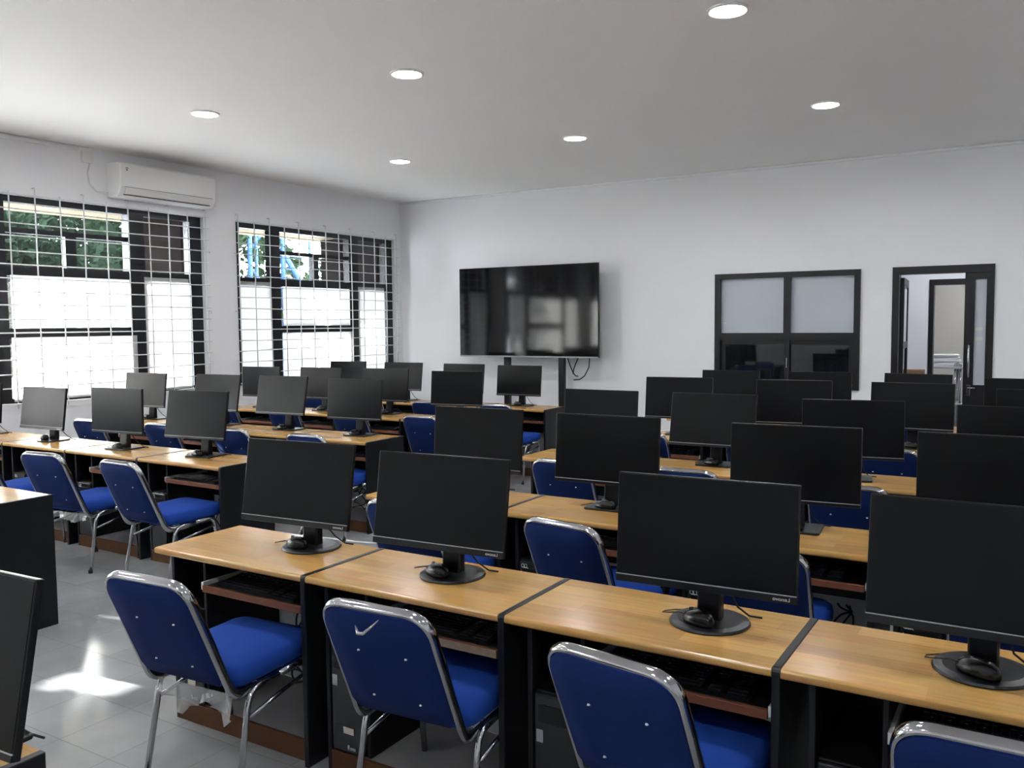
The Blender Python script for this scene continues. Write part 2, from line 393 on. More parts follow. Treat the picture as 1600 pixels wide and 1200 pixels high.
# rack with paper stacks in the store room
t = empty('paper_rack', (-1.25, 14.45, 0)); tag(t, 'chrome-legged rack holding paper stacks seen through the doorway', 'rack')
for sx in (-.32, .13, .2):
    for sy in ((-.22, .22) if sx != .2 else (-.22,)): MB().tube([(sx, sy, 0), (sx, sy, 1.05)], .016, 'chrome', n=8).build('leg', t)
for z in (.45, .98): MB().box(-.36, .24, -.25, .25, z, z + .025, 'board_grey', bev=.004).build('shelf', t)
pr = random.Random(3)
for i in range(9):
    z0 = 1.005 + i * .02
    o = MB().box(-.22 , .22, -.16, .16, 0, .0195, 'paper', bev=.003).build('paper_ream')
    o.location = (-1.30 + pr.uniform(-.03, .03), 14.42 + pr.uniform(-.03, .03), z0); o.rotation_euler = (0, 0, pr.uniform(-.25, .25))
    tag(o, 'white paper bundle in the stack on the chrome rack, %s' % ('topmost' if i == 8 else 'bottommost' if i == 0 else '%s from the bottom' % ['', 'second', 'third', 'fourth', 'fifth', 'sixth', 'seventh', 'eighth'][i]), 'paper', 'paper bundles on the rack')
t = empty('low_cabinet', (-1.62, 13.1, 0)); tag(t, 'low grey cabinet in the corridor under the brown box', 'cabinet')
MB().box(-.3, .3, -.2, .2, 0, .93, 'board_grey', bev=.005).build('carcass', t)
MB().box(-.28, -.005, -.215, -.2, .05, .89, 'white_board', bev=.004).build('door', t); MB().box(.005, .28, -.215, -.2, .05, .89, 'white_board', bev=.004).build('door', t)
o = MB().box(-.13, .13, -.1, .1, 0, .09, 'card', bev=.004).build('cardboard_box'); o.location = (-1.54, 13.08, .93); tag(o, 'small brown cardboard box on the low corridor cabinet', 'box')

# ceiling lights ----------------------------------------------------------------
lp = None
names = {}
LX = [(-6.38, 'left'), (-4.13, 'middle'), (-1.69, 'right'), (.75, 'far right')]
LY = [(8.02, 'back'), (5.29, 'middle'), (2.56, 'front'), (-.17, 'rear')]
for y, ry in LY:
    for x, rx in LX:
        if lp is None:
            t = empty('ceiling_downlight')
            MB().lathe([(0, 0), (.125, 0), (.125, -.008), (.112, -.014), (.105, -.010), (.105, -.002), (0, -.002)], 'white_plastic', n=40).build('trim_ring', t)
            MB().lathe([(0, -.004), (.105, -.004), (.105, -.007), (0, -.007)], 'lamp', n=40).build('diffuser', t)
            lp = t
        else: t = copy_tree(lp)
        t.location = (x, y, ZC)
        where = {'back': 'row of ceiling lights nearest the back wall', 'middle': 'middle row of ceiling lights', 'front': 'third row of ceiling lights from back wall', 'rear': 'fourth row of ceiling lights from back wall'}[ry]
        tag(t, 'lit round downlight, %s in the %s' % ({'left': 'nearest the windows', 'middle': 'second from windows', 'right': 'third from windows', 'far right': 'farthest from windows'}[rx], where), 'ceiling light', 'round ceiling downlights')

# air conditioner -----------------------------------------------------------------
t = empty('air_conditioner', (XW, 6.43, 3.08)); tag(t, 'white wall-mounted air conditioner above the window', 'air conditioner')
hw = .62
poly = [(0, 0), (.16, -.0), (.205, .03), (.235, .085), (.24, .11), (.24, .335), (.22, .355), (0, .36)]
b = MB(); b.prism([(p[0], p[1]) for p in poly], -hw, hw, 'white_plastic', axis='y', bev=.01); b.build('body', t)
b = MB(); b.prism([(.213, .032), (.238, .088), (.246, .086), (.22, .028)], -hw + .06, hw - .06, 'white_plastic', axis='y', bev=.002); b.build('louver', t)
MB().box(.236, .2425, -hw + .05, hw - .05, .098, .104, 'grey_mark').build('panel_seam', t)
MB().box(.195, .206, -hw + .06, hw - .06, .018, .024, 'rubber').build('air_slot', t)
b = MB(); b.box(.240, .2425, -hw + .07, -hw + .10, .295, .302, 'rubber'); b.box(.240, .2425, -hw + .075, -hw + .09, .272, .284, 'rubber'); b.build('mark', t)
b = MB(); b.tube([(.01, -hw - .19, .33), (.012, -hw - .22, .22), (.012, -hw - .20, .12), (.012, -hw - .12, .05), (.015, -hw - .02, .045), (.02, -hw + .01, .05)], .008, 'white_metal', n=8); b.build('power_cord', t)
t = empty('cable_duct', (XW, 4.0, ZC - .07)); tag(t, 'white cable duct along the top of the window wall', 'cable duct')
MB().box(0, .025, 0, 1.50, .02, .05, 'white_plastic', bev=.003).build('channel', t)
MB().box(0, .035, 1.53, 1.65, -.09, .03, 'white_plastic', bev=.006).build('junction_box', t)

# television on its stand -----------------------------------------------------------
TX0, TX1, TZ0, TZ1, TY = -7.27, -5.045, 1.227, 2.49, 10.45
t = empty('television', ((TX0 + TX1) / 2, TY, TZ0)); tag(t, 'very large black television hung on a floor stand by back wall', 'television')
hw, hh = (TX1 - TX0) / 2, TZ1 - TZ0
b = MB(); b.box(-hw, hw, 0, .035, 0, hh, 'plastic', bev=.006); b.box(-hw + .25, hw - .25, .035, .075, .1, hh - .25, 'plastic', bev=.015); b.build('housing', t)
MB().box(-hw + .008, hw - .008, -.003, .001, .022, hh - .008, 'tv_screen').build('screen', t)
MB().box(-hw + .002, hw - .002, -.005, 0, .002, .020, 'chin_line').build('lower_bezel', t)
b = MB(); b.tube([(.62, .05, .0), (.66, .05, -.10), (.70, .06, -.20), (.73, .08, -.245), (.76, .10, -.25)], .008, 'rubber', n=6); b.build('cable', t)
b = MB(); b.tube([(.96, .04, .0), (.95, .04, -.12), (.88, .05, -.24), (.80, .06, -.29), (.70, .08, -.30)], .008, 'rubber', n=6); b.build('cable', t)
b = MB(); b.tube([(.80, .04, .02), (.75, .04, -.08), (.72, .05, -.14), (.70, .06, -.22)], .008, 'rubber', n=6); b.build('cable', t)
t = empty('television_stand', ((TX0 + TX1) / 2, TY + .14, 0)); tag(t, 'black two-post floor stand carrying the big television', 'television stand')
for x in (-.39, .49):
    MB().box(x - .045, x + .045, -.03, .03, .06, 2.2, 'black_frame', bev=.004).build('post', t)
    MB().box(x - .04, x + .04, -.40, .14, .0, .06, 'black_frame', bev=.006).build('foot', t)
for z in (1.5, 2.0): MB().box(-.6, .7, -.062, -.03, z, z + .08, 'black_frame', bev=.003).build('bracket', t)
MB().box(-.345, .445, -.02, .02, .3, .36, 'black_frame', bev=.003).build('crossbar', t)

# ------------------------------------------------------------------ desk
def make_desk():
    t = empty('computer_desk')
    K = 'black_lam'
    m = MB(); m.box(-.445, .4185, -.235, .235, .722, .75, 'oak', bev=.011, seg=4, edges=lambda a, b: abs(a.x - b.x) > .3 and a.y < 0)
    m.build('desktop', t)
    # right panel stands flush with the top and closes the joint to the next desk
    pl = [(-.237, 0), (.235, 0), (.235, .752)] + [(p[0], p[1]) for p in arc(-.219, .734, .018, 90, 180, 4)]
    m = MB(); m.prism(pl, .4195, .4435, K, axis='x', bev=.003); m.build('side_panel', t)
    m = MB(); m.box(-.375, -.357, -.205, .235, 0, .7215, K, bev=.002); m.build('side_panel', t)
    m = MB(); m.box(-.19, -.174, -.19, .215, .0855, .7215, K, bev=.002); m.build('divider', t)
    m = MB(); m.box(-.357, .4185, .216, .231, .43, .7215, K); m.build('modesty_panel', t)
    m = MB(); m.box(-.357, .4185, .218, .228, .085, .4295, 'white_board'); m.build('back_board', t)
    m = MB(); m.box(-.357, .4185, -.19, .215, .068, .085, 'grey_board'); m.build('base_board', t)
    m = MB(); m.box(-.357, .4185, -.205, -.191, 0, .085, 'kick', bev=.002); m.build('kick_board', t)
    tr = MB(); tr.box(-.160, .405, -.205, .12, .604, .616, K); tr = tr.build('keyboard_tray', t)
    m = MB(); m.box(-.160, .405, -.222, -.206, .594, .622, 'mahogany', bev=.002); m.build('tray_edge', tr)
    for x in (-.174, .4065):
        m = MB(); m.box(x, x + .012, -.215, .15, .600, .632, 'zinc', bev=.001); m.build('slide_rail', t)
    return t

def make_tower():
    t = empty('computer_tower')
    m = MB(); m.box(-.080, .080, -.17, .19, 0, .37, 'black_lam', bev=.004); m.build('case', t)
    m = MB(); m.box(-.079, .079, -.188, -.1705, .004, .366, 'plastic_gloss', bev=.006); fp = m.build('front_panel', t)
    m = MB(); m.box(-.062, .062, -.1915, -.1885, .285, .335, 'plastic', bev=.001); m.build('drive_cover', fp)
    return t
def tower_a():
    t = make_tower(); fp = t.children[1]
    m = MB(); m.box(-.070, -.045, -.191, -.1885, .225, .262, 'grey_mark', bev=.001); m.build('badge', fp)
    m = MB(); m.box(-.02, .03, -.191, -.1885, .07, .092, 'label', bev=.001); m.build('sticker', fp)
    m = MB()
    for i, x in enumerate((0, .012, .022, .030)): m.box(x, x + .008, -.191, -.1885, .018, .026 + (.006 if i == 0 else 0), 'grey_mark')
    m.build('marking', fp)
    return t
def tower_b():
    t = make_tower(); fp = t.children[1]
    m = MB()
    for r_ in range(9):
        for c in range(2):
            cx = -.058 + c * .017 + (r_ % 2) * .0085; cz = .345 - r_ * .0155
            pts = [(cx + .0085 * math.cos(R(60 * k + 30)), -.1893, cz + .0085 * math.sin(R(60 * k + 30))) for k in range(7)]
            m.tube(pts, .0014, 'pale_mark', n=4, caps=False)
    m.build('honeycomb_grille', fp)
    return t

def make_keyboard():
    t = empty('keyboard')
    m = MB(); m.prism([(-.065, 0), (.065, 0), (.065, .024), (.0, .019), (-.065, .011)], -.22, .22, 'plastic', axis='x', bev=.003); m.build('keyboard_body', t)
    m = MB()
    for r_ in range(6):
        y = -.052 + r_ * .0195; z = .0125 + (y + .065) * .095
        n = 15 if r_ else 11
        x = -.212
        for i in range(22):
            wd = .0172
            if r_ == 0 and 4 <= i <= 9:
                if i == 4: m.box(x, x + .0172 * 6 + .0106, y - .008, y + .008, z, z + .006, 'plastic_gloss')
            elif i not in (15, 18) : m.box(x, x + .0172, y - .008, y + .008, z, z + .006, 'plastic_gloss')
            x += .0193
    m.build('keys', t)['kind'] = 'stuff'
    m = MB()
    for i in range(20):
        if i in (4, 9, 14): continue
        m.box(-.205 + i * .0205, -.205 + i * .0205 + (.012 if i % 3 else .016), .052, .0545, .0295, .0302, 'grey_mark')
        if i % 2: m.box(-.205 + i * .0205, -.205 + i * .0205 + .007, .030, .0325, .0278, .0285, 'grey_mark')
    m.build('key_legends', t)['kind'] = 'stuff'
    return t

def make_mouse():
    t = empty('computer_mouse')
    b = bmesh.new(); bmesh.ops.create_uvsphere(b, u_segments=20, v_segments=12, radius=1)
    for v in b.verts:
        x, y, z = v.co
        wdt = .031 * (1 - .12 * math.cos(y * 2.5)) if True else .03
        v.co = Vector((x * .032 * (1 - .10 * (1 - y * y)), y * .056, max(z, -.25) * .030 * (1.05 - .25 * y) + .0078))
    for v in b.verts:
        if v.co.z < .001: v.co.z = 0
    m = MB(); m.mesh(b, 'mouse_pl', True); m.build('mouse_shell', t)
    m = MB(); m.tube([(.0, .012, .0365), (0, .03, .0335), (0, .048, .022)], .0012, 'grey_mark', n=4); m.build('button_seam', t)
    m = MB(); m.lathe([(0, -.003), (.008, -.003), (.008, .003), (0, .003)], 'base_plastic', n=14, smooth=False); o = m.build('scroll_wheel', t)
    o.location = (0, .027, .0315); o.rotation_euler = (0, R(90), 0)
    m = MB(); m.tube([(0, .052, .010), (-.004, .072, .013), (-.012, .105, .004), (-.004, .140, -.006), (.020, .155, -.0105), (.050, .145, -.0105), (.075, .118, -.008), (.098, .10, -.0105), (.12, .105, -.0105)], .0018, 'rubber', n=6); m.build('cable', t)
    return t

# ------------------------------------------------------------------ monitor
MWD, MHT = .565, .35
def logo_mesh():
    cu = bpy.data.curves.new('logo', 'FONT'); cu.body = 'Lenovo'; cu.size = .015; cu.extrude = .0002; cu.align_x = 'CENTER'
    o = bpy.data.objects.new('logo', cu); COL.objects.link(o)
    bpy.context.view_layer.update()
    dg = bpy.context.evaluated_depsgraph_get()
    me = bpy.data.meshes.new_from_object(o.evaluated_get(dg)); bpy.data.objects.remove(o)
    # the photograph shows the lettering reversed left to right
    me.transform(Matrix(((-1.12, 0, 0, 0), (0, 0, -1, 0), (0, 1, 0, 0), (0, 0, 0, 1))))
    b = bmesh.new(); b.from_mesh(me); bmesh.ops.recalc_face_normals(b, faces=b.faces); b.to_mesh(me); b.free()
    me.materials.clear(); me.materials.append(M['pale_mark'])
    return me
LOGO = logo_mesh()
def make_monitor(round_base):
    t = empty('computer_monitor')
    w2 = MWD / 2
    m = MB(); m.box(-w2, w2, .0, .018, -MHT, 0, 'plastic', bev=.0025, seg=2)
    m.prism(rrect(-w2 + .06, w2 - .06, -MHT + .03, -.05, .03), .018, .036, 'plastic', axis='y', bev=.008)
    m.prism(rrect(-.10, .10, -MHT + .07, -.10, .02), .036, .052, 'plastic', axis='y', bev=.006)
    m.build('screen_housing', t)
    ch = .026 if round_base else .018
    m = MB(); m.box(-w2 + .004, w2 - .004, -.0012, .0005, -MHT + ch, -.005, 'screen'); m.build('screen', t)
    m = MB(); m.box(-w2 + .0005, w2 - .0005, -.0035, .0, -MHT + .001, -MHT + ch - .003, 'plastic', bev=.001); m.build('lower_bezel', t)
    m = MB(); m.box(-w2 + .001, w2 - .001, -.0030, .0, -MHT + ch - .003, -MHT + ch - .0005, 'chin_line'); m.build('bezel_seam_highlight', t)  # pale strip painted as the highlight along the bezel's bevel
    if round_base:
        o = bpy.data.objects.new('logo', LOGO); COL.objects.link(o); o.parent = t
        o['ofs'] = (w2 - .045, -.0038, -MHT + .0075)
        m = MB()
        for i in range(5): m.box(-w2 + .03 + i * .022, -w2 + .036 + i * .022, -.0040, -.0036, -MHT + .010, -MHT + .013, 'base_plastic')
        m.build('button_mark', t)
    # stand; local y of base centre +.06
    by = .062
    m = MB()
    if round_base:
        m.lathe([(0, 0), (.124, 0), (.126, .004), (.122, .010), (.10, .014), (0, .016)], 'base_plastic', n=48, c=(0, by, 0), smooth=False)
    else:
        m.prism([(p[0], p[1] + by) for p in rrect(-.115, .115, -.10, .10, .012)], 0, .011, 'base_plastic', axis='z', bev=.003)
    m.build('stand_base', t)
    nk = MB(); nk.prism([(by - .018, .010), (by + .030, .010), (by + .028, .16), (by + .016, .33), (by - .010, .33), (by - .005, .16)], -.038, .038, 'plastic', axis='x', bev=.006)
    nk.build('stand_neck', t)
    cb = MB(); cb.tube([(.05, by - .01, .17), (.06, by + .03, .09), (.07, by + .07, .04), (.10, by + .10, .006), (.14, by + .105, .004)], .0032, 'rubber', n=6)
    cb.build('cable', t)
    return t
PANEL = ('screen_housing', 'screen', 'lower_bezel', 'bezel_seam_highlight', 'logo', 'button_mark')
def place_monitor(src, x, y, zt, yaw, tilt):
    t = copy_tree(src)
    t.location = (x, y, .75); t.rotation_euler = (0, 0, R(yaw))
    for c in t.children:
        if c.name.split('.')[0] in PANEL:
            T = Matrix.Translation((0, 0, zt - .75)) @ Matrix.Rotation(R(-tilt), 4, 'X')
            if 'ofs' in c: T = T @ Matrix.Translation(Vector(c['ofs']))
            c.matrix_local = T
    return t

# ------------------------------------------------------------------ chair
def bez(p0, p1, p2, n=5):
    p0, p1, p2 = Vector(p0), Vector(p1), Vector(p2)
    return [(1 - t) ** 2 * p0 + 2 * t * (1 - t) * p1 + t * t * p2 for t in [i / n for i in range(n + 1)]]
def rounded(pts, r, n=6):
    pts = [Vector(p) for p in pts]; out = [pts[0]]
    for a, b, c in zip(pts, pts[1:], pts[2:]):
        rr = min(r, (a - b).length * .49, (c - b).length * .49)
        out += bez(b + (a - b).normalized() * rr, b, b + (c - b).normalized() * rr, n)
    return out + [pts[-1]]
def make_chair():
    t = empty('stacking_chair')
    hw = .205
    yb, zb, yt, ztop = -.20, .425, -.384, .845
    # chrome loop: under the seat, round the lower bend, up the back and across the top
    pts = [(-hw, .17, .405), (-hw, yb + .01, .388), (-hw + .006, yt, ztop), (hw - .006, yt, ztop), (hw, yb + .01, .388), (hw, .17, .405)]
    out = [Vector(pts[0])]
    out += rounded([pts[0], pts[1], pts[2]], .055)[1:-1]
    out += rounded([pts[1], pts[2], pts[3]], .085, 8)[1:-1]
    out += rounded([pts[2], pts[3], pts[4]], .085, 8)[1:-1]
    out += rounded([pts[3], pts[4], pts[5]], .055)[1:-1]
    out.append(Vector(pts[-1]))
    # oval flat tube, long axis across the back's thickness
    b = bmesh.new(); rings = []; n = 10
    for i, p in enumerate(out):
        tg = (out[min(i + 1, len(out) - 1)] - out[max(i - 1, 0)]).normalized()
        nx = Vector((0, 1, .5)) if p.z > .46 else Vector((0, .6, 1)); 
        a = (nx - tg * nx.dot(tg))
        if a.length < .05: a = tg.orthogonal()
        a.normalize(); c = tg.cross(a)
        rings.append([b.verts.new(p + a * (math.cos(2 * PI * j / n) * .019) + c * (math.sin(2 * PI * j / n) * .0095)) for j in range(n)])
    for r0, r1 in zip(rings, rings[1:]):
        for j in range(n): b.faces.new((r0[j], r0[(j + 1) % n], r1[(j + 1) % n], r1[j]))
    b.faces.new(rings[0][::-1]); b.faces.new(rings[-1]); bmesh.ops.recalc_face_normals(b, faces=b.faces)
    MB().mesh(b, 'chrome', True).build('back_frame', t)
    # padded back: follows the frame's plane, cut straight at the bottom with round upper corners
    ln = math.hypot(yt - yb, ztop - zb)
    ax = Vector((0, yt - yb - .01, ztop - .40)).normalized()
    w_ = hw - .0065
    outline = [(-w_ + .02, .05), (w_ - .02, .05), (w_, .09)] + arc(w_ - .075, ln - .060, .075, 0, 90, 6) + arc(-w_ + .075, ln - .060, .075, 90, 180, 6) + [(-w_, .09)]
    nrm = Vector((0, ax.z, -ax.y)); o0 = Vector((0, yb, .40))
    def slab(d0, d1, k, nm, par, inset, dome):
        b = bmesh.new()
        A = [b.verts.new(o0 + Vector((p[0], 0, 0)) + ax * p[1] + nrm * d0) for p in outline]
        cen = (0, ln * .5)
        B = [b.verts.new(o0 + Vector((p[0] * (1 - inset), 0, 0)) + ax * (cen[1] + (p[1] - cen[1]) * (1 - inset)) + nrm * d1) for p in outline]
        C_ = [b.verts.new(o0 + Vector((p[0] * .6, 0, 0)) + ax * (cen[1] + (p[1] - cen[1]) * .6) + nrm * (d1 + dome)) for p in outline]
        n = len(outline)
        b.faces.new(A)
        for X, Y in ((A, B), (B, C_)):
            for i in range(n): b.faces.new((X[i], X[(i + 1) % n], Y[(i + 1) % n], Y[i]))
        b.faces.new(C_[::-1]); bmesh.ops.recalc_face_normals(b, faces=b.faces)
        return MB().mesh(b, k, True).build(nm, par)
    back = slab(-.008, .028, 'fabric', 'backrest', t, .05, .012)
    cov = slab(-.0085, -.012, 'fabric_back', 'back_cover', back, .01, -.003)
    for px, py in ((-.09, ln - .14), (.09, ln - .14), (-.09, .13), (.09, .13)):
        p = o0 + Vector((px, 0, 0)) + ax * py - nrm * .0155
        MB().lathe([(0, -.002), (.005, -.002), (.004, .002), (0, .003)], 'zinc', n=8, c=p).build('stud', back)
    # seat
    b = bmesh.new(); sec = rrect(-.210, .210, -.185, .280, .06, 5); n = len(sec)
    lv = [(.93, .412), (1., .422), (1.01, .448), (.985, .476), (.90, .492), (.55, .500)]
    rg = []
    for s_, z in lv: rg.append([b.verts.new((p[0] * s_, .025 + (p[1] - .025) * s_, z + (.004 * (p[1] > .15)))) for p in sec])
    b.faces.new(rg[0][::-1]); b.faces.new(rg[-1])
    for A, B in zip(rg, rg[1:]):
        for i in range(n): b.faces.new((A[i], A[(i + 1) % n], B[(i + 1) % n], B[i]))
    bmesh.ops.recalc_face_normals(b, faces=b.faces)
    MB().mesh(b, 'fabric', True).build('seat', t)
    # legs: each side an inverted U
    for s_ in (-1, 1):
        x = s_ * .222
        top_r, top_f = Vector((x, -.135, .400)), Vector((x, .165, .415))
        fr, ff = Vector((s_ * .232, -.215, 0)), Vector((s_ * .222, .215, 0))
        rr = rounded([fr + Vector((0, 0, .004)), top_r, (top_r + top_f) / 2], .06)
        o = MB().tube(rr, .0115, 'chrome', n=10, upv=(1, 0, 0)).build('leg', t)
        MB().lathe([(0, 0), (.015, 0), (.015, .022), (.0125, .025), (0, .025)], 'rubber', n=12, c=fr).build('foot_cap', o)
        rr = rounded([ff + Vector((0, 0, .004)), top_f, (top_r + top_f) / 2], .06)
        o = MB().tube(rr, .0115, 'chrome', n=10, upv=(1, 0, 0)).build('leg', t)
        MB().lathe([(0, 0), (.015, 0), (.015, .022), (.0125, .025), (0, .025)], 'rubber', n=12, c=ff).build('foot_cap', o)
        MB().tube([(x, -.158, .30), (x, .178, .36)], .008, 'chrome', n=8).build('stretcher', t)
    MB().tube([(-.222, -.06, .402), (.222, -.06, .402)], .008, 'chrome', n=8).build('cross_bar', t)
    MB().tube([(-.222, .10, .409), (.222, .10, .409)], .008, 'chrome', n=8).build('cross_bar', t)
    return t
def plastic_wrap(parent, seed, sc=1.):
    r = random.Random(seed); b = bmesh.new(); rows = []
    for j in range(5):
        row = []
        for i in range(17):
            u = i / 16
            drop = (.02 + .065 * abs(math.sin(u * 5 + seed)) + .03 * r.random()) * j / 4
            row.append(b.verts.new((-.16 + .37 * u, -.205 + .02 * math.sin(i * 1.3 + j) * j / 4, .41 - drop * sc)))
        rows.append(row)
    for a, c in zip(rows, rows[1:]):
        for i in range(16): b.faces.new((a[i], a[i + 1], c[i + 1], c[i]))
    o = MB().mesh(b, 'film', True).build('plastic_wrap', parent); o['label'] = 'torn clear plastic film hanging below the seat'
    return o
def wrap_shred(parent, x, y, z):
    b = MB(); b.tube([(x, y, z), (x + .025, y - .02, z - .015), (x + .05, y - .025, z - .01), (x + .075, y - .02, z + .012), (x + .09, y, z + .03)], [.002, .006, .005, .004, .002], 'film', n=5)
    o = b.build('plastic_shred', parent); o['label'] = 'scrap of clear plastic film'

# ------------------------------------------------------------------ set out the rows
rowname = {'R1': 'nearest row right of the aisle', 'R2': 'second row right of the aisle', 'R3': 'third row right of the aisle', 'R4': 'fourth row right of the aisle', 'R5': 'back row right of the aisle',
           'L1': 'nearest row left of the aisle', 'L2': 'second row left of the aisle', 'L3': 'third row left of the aisle', 'L4': 'fourth row left of the aisle', 'L5': 'back row left of the aisle'}
colname = ['', 'at the aisle end', 'second from the aisle', 'third from the aisle', 'fourth from the aisle']
PW = .889
rowy = {'R1': 2.36, 'R2': 3.70, 'R3': 5.25, 'R4': 6.69, 'R5': 8.17, 'L1': 2.36, 'L2': 3.94, 'L3': 5.36, 'L4': 6.87, 'L5': 8.30}
rowx = {'R1': -3.26, 'R2': -3.23, 'R3': -3.18, 'R4': -3.20, 'R5': -3.20, 'L1': -4.80, 'L2': -4.71, 'L3': -4.65, 'L4': -4.63, 'L5': -4.65}
def desk_x(row, c):   # centre of desk c (1 = at the aisle)
    return rowx[row] + PW * (c - .5) if row[0] == 'R' else rowx[row] - PW * (c - .5)
def phrase(row, c): return '%s, %s' % (colname[c], rowname[row])
side = lambda row: 'right' if row[0] == 'R' else 'left'

DESK = make_desk(); TA = tower_a(); TB = tower_b(); KB = make_keyboard(); MO = make_mouse(); MR = make_monitor(True); MS = make_monitor(False); CH = make_chair()
bpy.context.view_layer.update()

# small repeats that stand wholly behind other things
NO_TOWER = {('L2', 4), ('L3', 1), ('L3', 2), ('L3', 3), ('L3', 4), ('L4', 1), ('L4', 2), ('L4', 3), ('L4', 4), ('L5', 1), ('L5', 2), ('L5', 3), ('L5', 4), ('R2', 1), ('R3', 1), ('R3', 2), ('R3', 4), ('R4', 1), ('R4', 2), ('R4', 3), ('R4', 4), ('R5', 1), ('R5', 2), ('R5', 3), ('R5', 4)}
NO_KB = {('L3', 2), ('L4', 1), ('L5', 2), ('L5', 4), ('R2', 1), ('R2', 4), ('R3', 1), ('R3', 2), ('R3', 3), ('R3', 4), ('R4', 2), ('R4', 3), ('R4', 4), ('R5', 1), ('R5', 2), ('R5', 3), ('R5', 4)}
NO_MOUSE = {('L2', 4), ('L3', 3), ('L4', 1), ('L4', 4), ('L5', 2), ('L5', 3), ('L5', 4), ('R2', 1), ('R2', 4), ('R3', 1), ('R3', 3), ('R3', 4), ('R4', 1), ('R4', 2), ('R4', 4), ('R5', 1), ('R5', 2), ('R5', 3), ('R5', 4)}
desks = [(r_, c) for r_ in rowname for c in ((1,) if r_ == 'L1' else (1, 2, 3, 4))]
for row, c in desks:
    x, y = desk_x(row, c), rowy[row] + .235
    if row == 'R3' and c == 1: y += .05
    t = copy_tree(DESK); t.location = (x, y, 0)
    tag(t, 'oak-topped black computer desk, ' + phrase(row, c), 'desk', 'computer desks %s of the aisle' % side(row))
    if (row, c) == ('R1', 2):
        tr = part_of(t, 'keyboard_tray')[0]
        MB().box(.155, .404, -.2245, -.2222, .595, .621, 'chipboard').build('worn_edge', tr)['label'] = 'bare chipboard where the brown edge has come off'
    if row != 'L1':
        if (row, c) not in NO_TOWER:
            t = copy_tree(TA if row in ('R1',) else TB); t.location = (x - .273, y - .016, .0855); t.scale = (1, 1, 1.14)
            tag(t, 'black computer tower inside desk, ' + phrase(row, c), 'computer', 'computer towers under the desks')
        if (row, c) not in NO_KB:
            t = copy_tree(KB); t.location = (x + .125 + rnd.uniform(-.03, .03), y - .12, .6165); t.rotation_euler = (0, 0, rnd.uniform(-.02, .02))
            tag(t, 'black keyboard on sliding tray, ' + phrase(row, c), 'keyboard', 'keyboards on the trays')

mons = {('L2', 3): (-7.129, 4.172, 1.203, 3.3, 8.1), ('L2', 2): (-6.124, 4.146, 1.228, 4.7, 1.3), ('L2', 1): (-5.226, 4.189, 1.236, 6.7, 9.5), ('L2', 4): (-8.10, 4.17, 1.215, 4, 5),
 ('L3', 4): (-7.833, 5.649, 1.23, 5.2, 6.9), ('L3', 3): (-6.718, 5.624, 1.241, 4.2, 10.5), ('L3', 2): (-5.877, 5.645, 1.245, 3.9, 11.1), ('L3', 1): (-5.019, 5.641, 1.24, 4.0, 5.9),
 ('L4', 4): (-7.802, 7.148, 1.223, 5.5, 0.7), ('L4', 3): (-6.855, 7.147, 1.232, 5.1, 5.7), ('L4', 2): (-5.945, 7.163, 1.237, 6.0, 5.8), ('L4', 1): (-5.01, 7.141, 1.23, 10.2, 5.7),
 ('L5', 4): (-7.743, 8.578, 1.228, 4.8, 5.7), ('L5', 3): (-6.831, 8.576, 1.228, 3.9, 7.8), ('L5', 2): (-5.911, 8.567, 1.225, 3.3, 7.4), ('L5', 1): (-5.146, 8.576, 1.219, 3.7, 5.7),
 ('R1', 1): (-2.659, 2.636, 1.216, 4.4, 9.4), ('R1', 2): (-1.893, 2.595, 1.218, 3.4, 9.1), ('R1', 3): (-.881, 2.571, 1.221, 2.8, 4.4), ('R1', 4): (-.121, 2.560, 1.222, 0., 10.),
 ('R2', 1): (-2.690, 4.030, 1.234, 2.6, 4.5), ('R2', 2): (-1.88, 3.986, 1.234, 1.3, 4.4), ('R2', 3): (-.95, 3.976, 1.233, 5.0, 3.5), ('R2', 4): (-.166, 3.99, 1.233, 0, 4.5),
 ('R3', 1): (-2.691, 5.609, 1.224, .4, 5.7), ('R3', 2): (-1.849, 5.556, 1.23, 1.2, 11.5), ('R3', 3): (-.964, 5.427, 1.232, 9.8, 5.0), ('R3', 4): (-.138, 5.529, 1.217, -.7, 5.7),
 ('R4', 1): (-2.62, 6.973, 1.237, 7.4, 7.5), ('R4', 2): (-1.673, 6.955, 1.239, 8.3, 5.7), ('R4', 3): (-.828, 6.977, 1.239, -.9, 7.), ('R4', 4): (-.005, 6.968, 1.214, -.6, 5.7),
 ('R5', 1): (-2.642, 8.443, 1.22, 1.9, 5.7), ('R5', 2): (-1.794, 8.422, 1.224, 7.8, 5.7), ('R5', 3): (-.961, 8.455, 1.223, -8., 5.7), ('R5', 4): (-.159, 8.446, 1.20, -.2, 5.7)}
ROUND = {('R1', 1), ('R1', 2), ('R1', 3), ('R1', 4), ('L2', 3)}
for (row, c), (x, y, zt, yaw, tilt) in mons.items():
    rd = (row, c) in ROUND
    t = place_monitor(MR if rd else MS, x, y, zt, yaw, tilt)
    tag(t, ('black monitor on round base, ' if rd else 'black monitor on square base, ') + phrase(row, c), 'monitor', 'monitors on the desks %s of the aisle' % side(row))
    if (row, c) in NO_MOUSE: continue
    m = copy_tree(MO); m.scale = (1.12, 1.12, 1.12)
    lx, ly = (-.012 + rnd.uniform(-.015, .01), .062 - .066)
    ca, sa = math.cos(R(yaw)), math.sin(R(yaw))
    m.location = (x + ca * lx - sa * ly, y + sa * lx + ca * ly, .75 + (.0155 if rd else .0112))
    m.rotation_euler = (0, 0, R(yaw + rnd.choice((62, 70, 76, 66, 58))))
    tag(m, 'black mouse on the monitor base, ' + phrase(row, c), 'mouse', 'mice on the monitor bases')

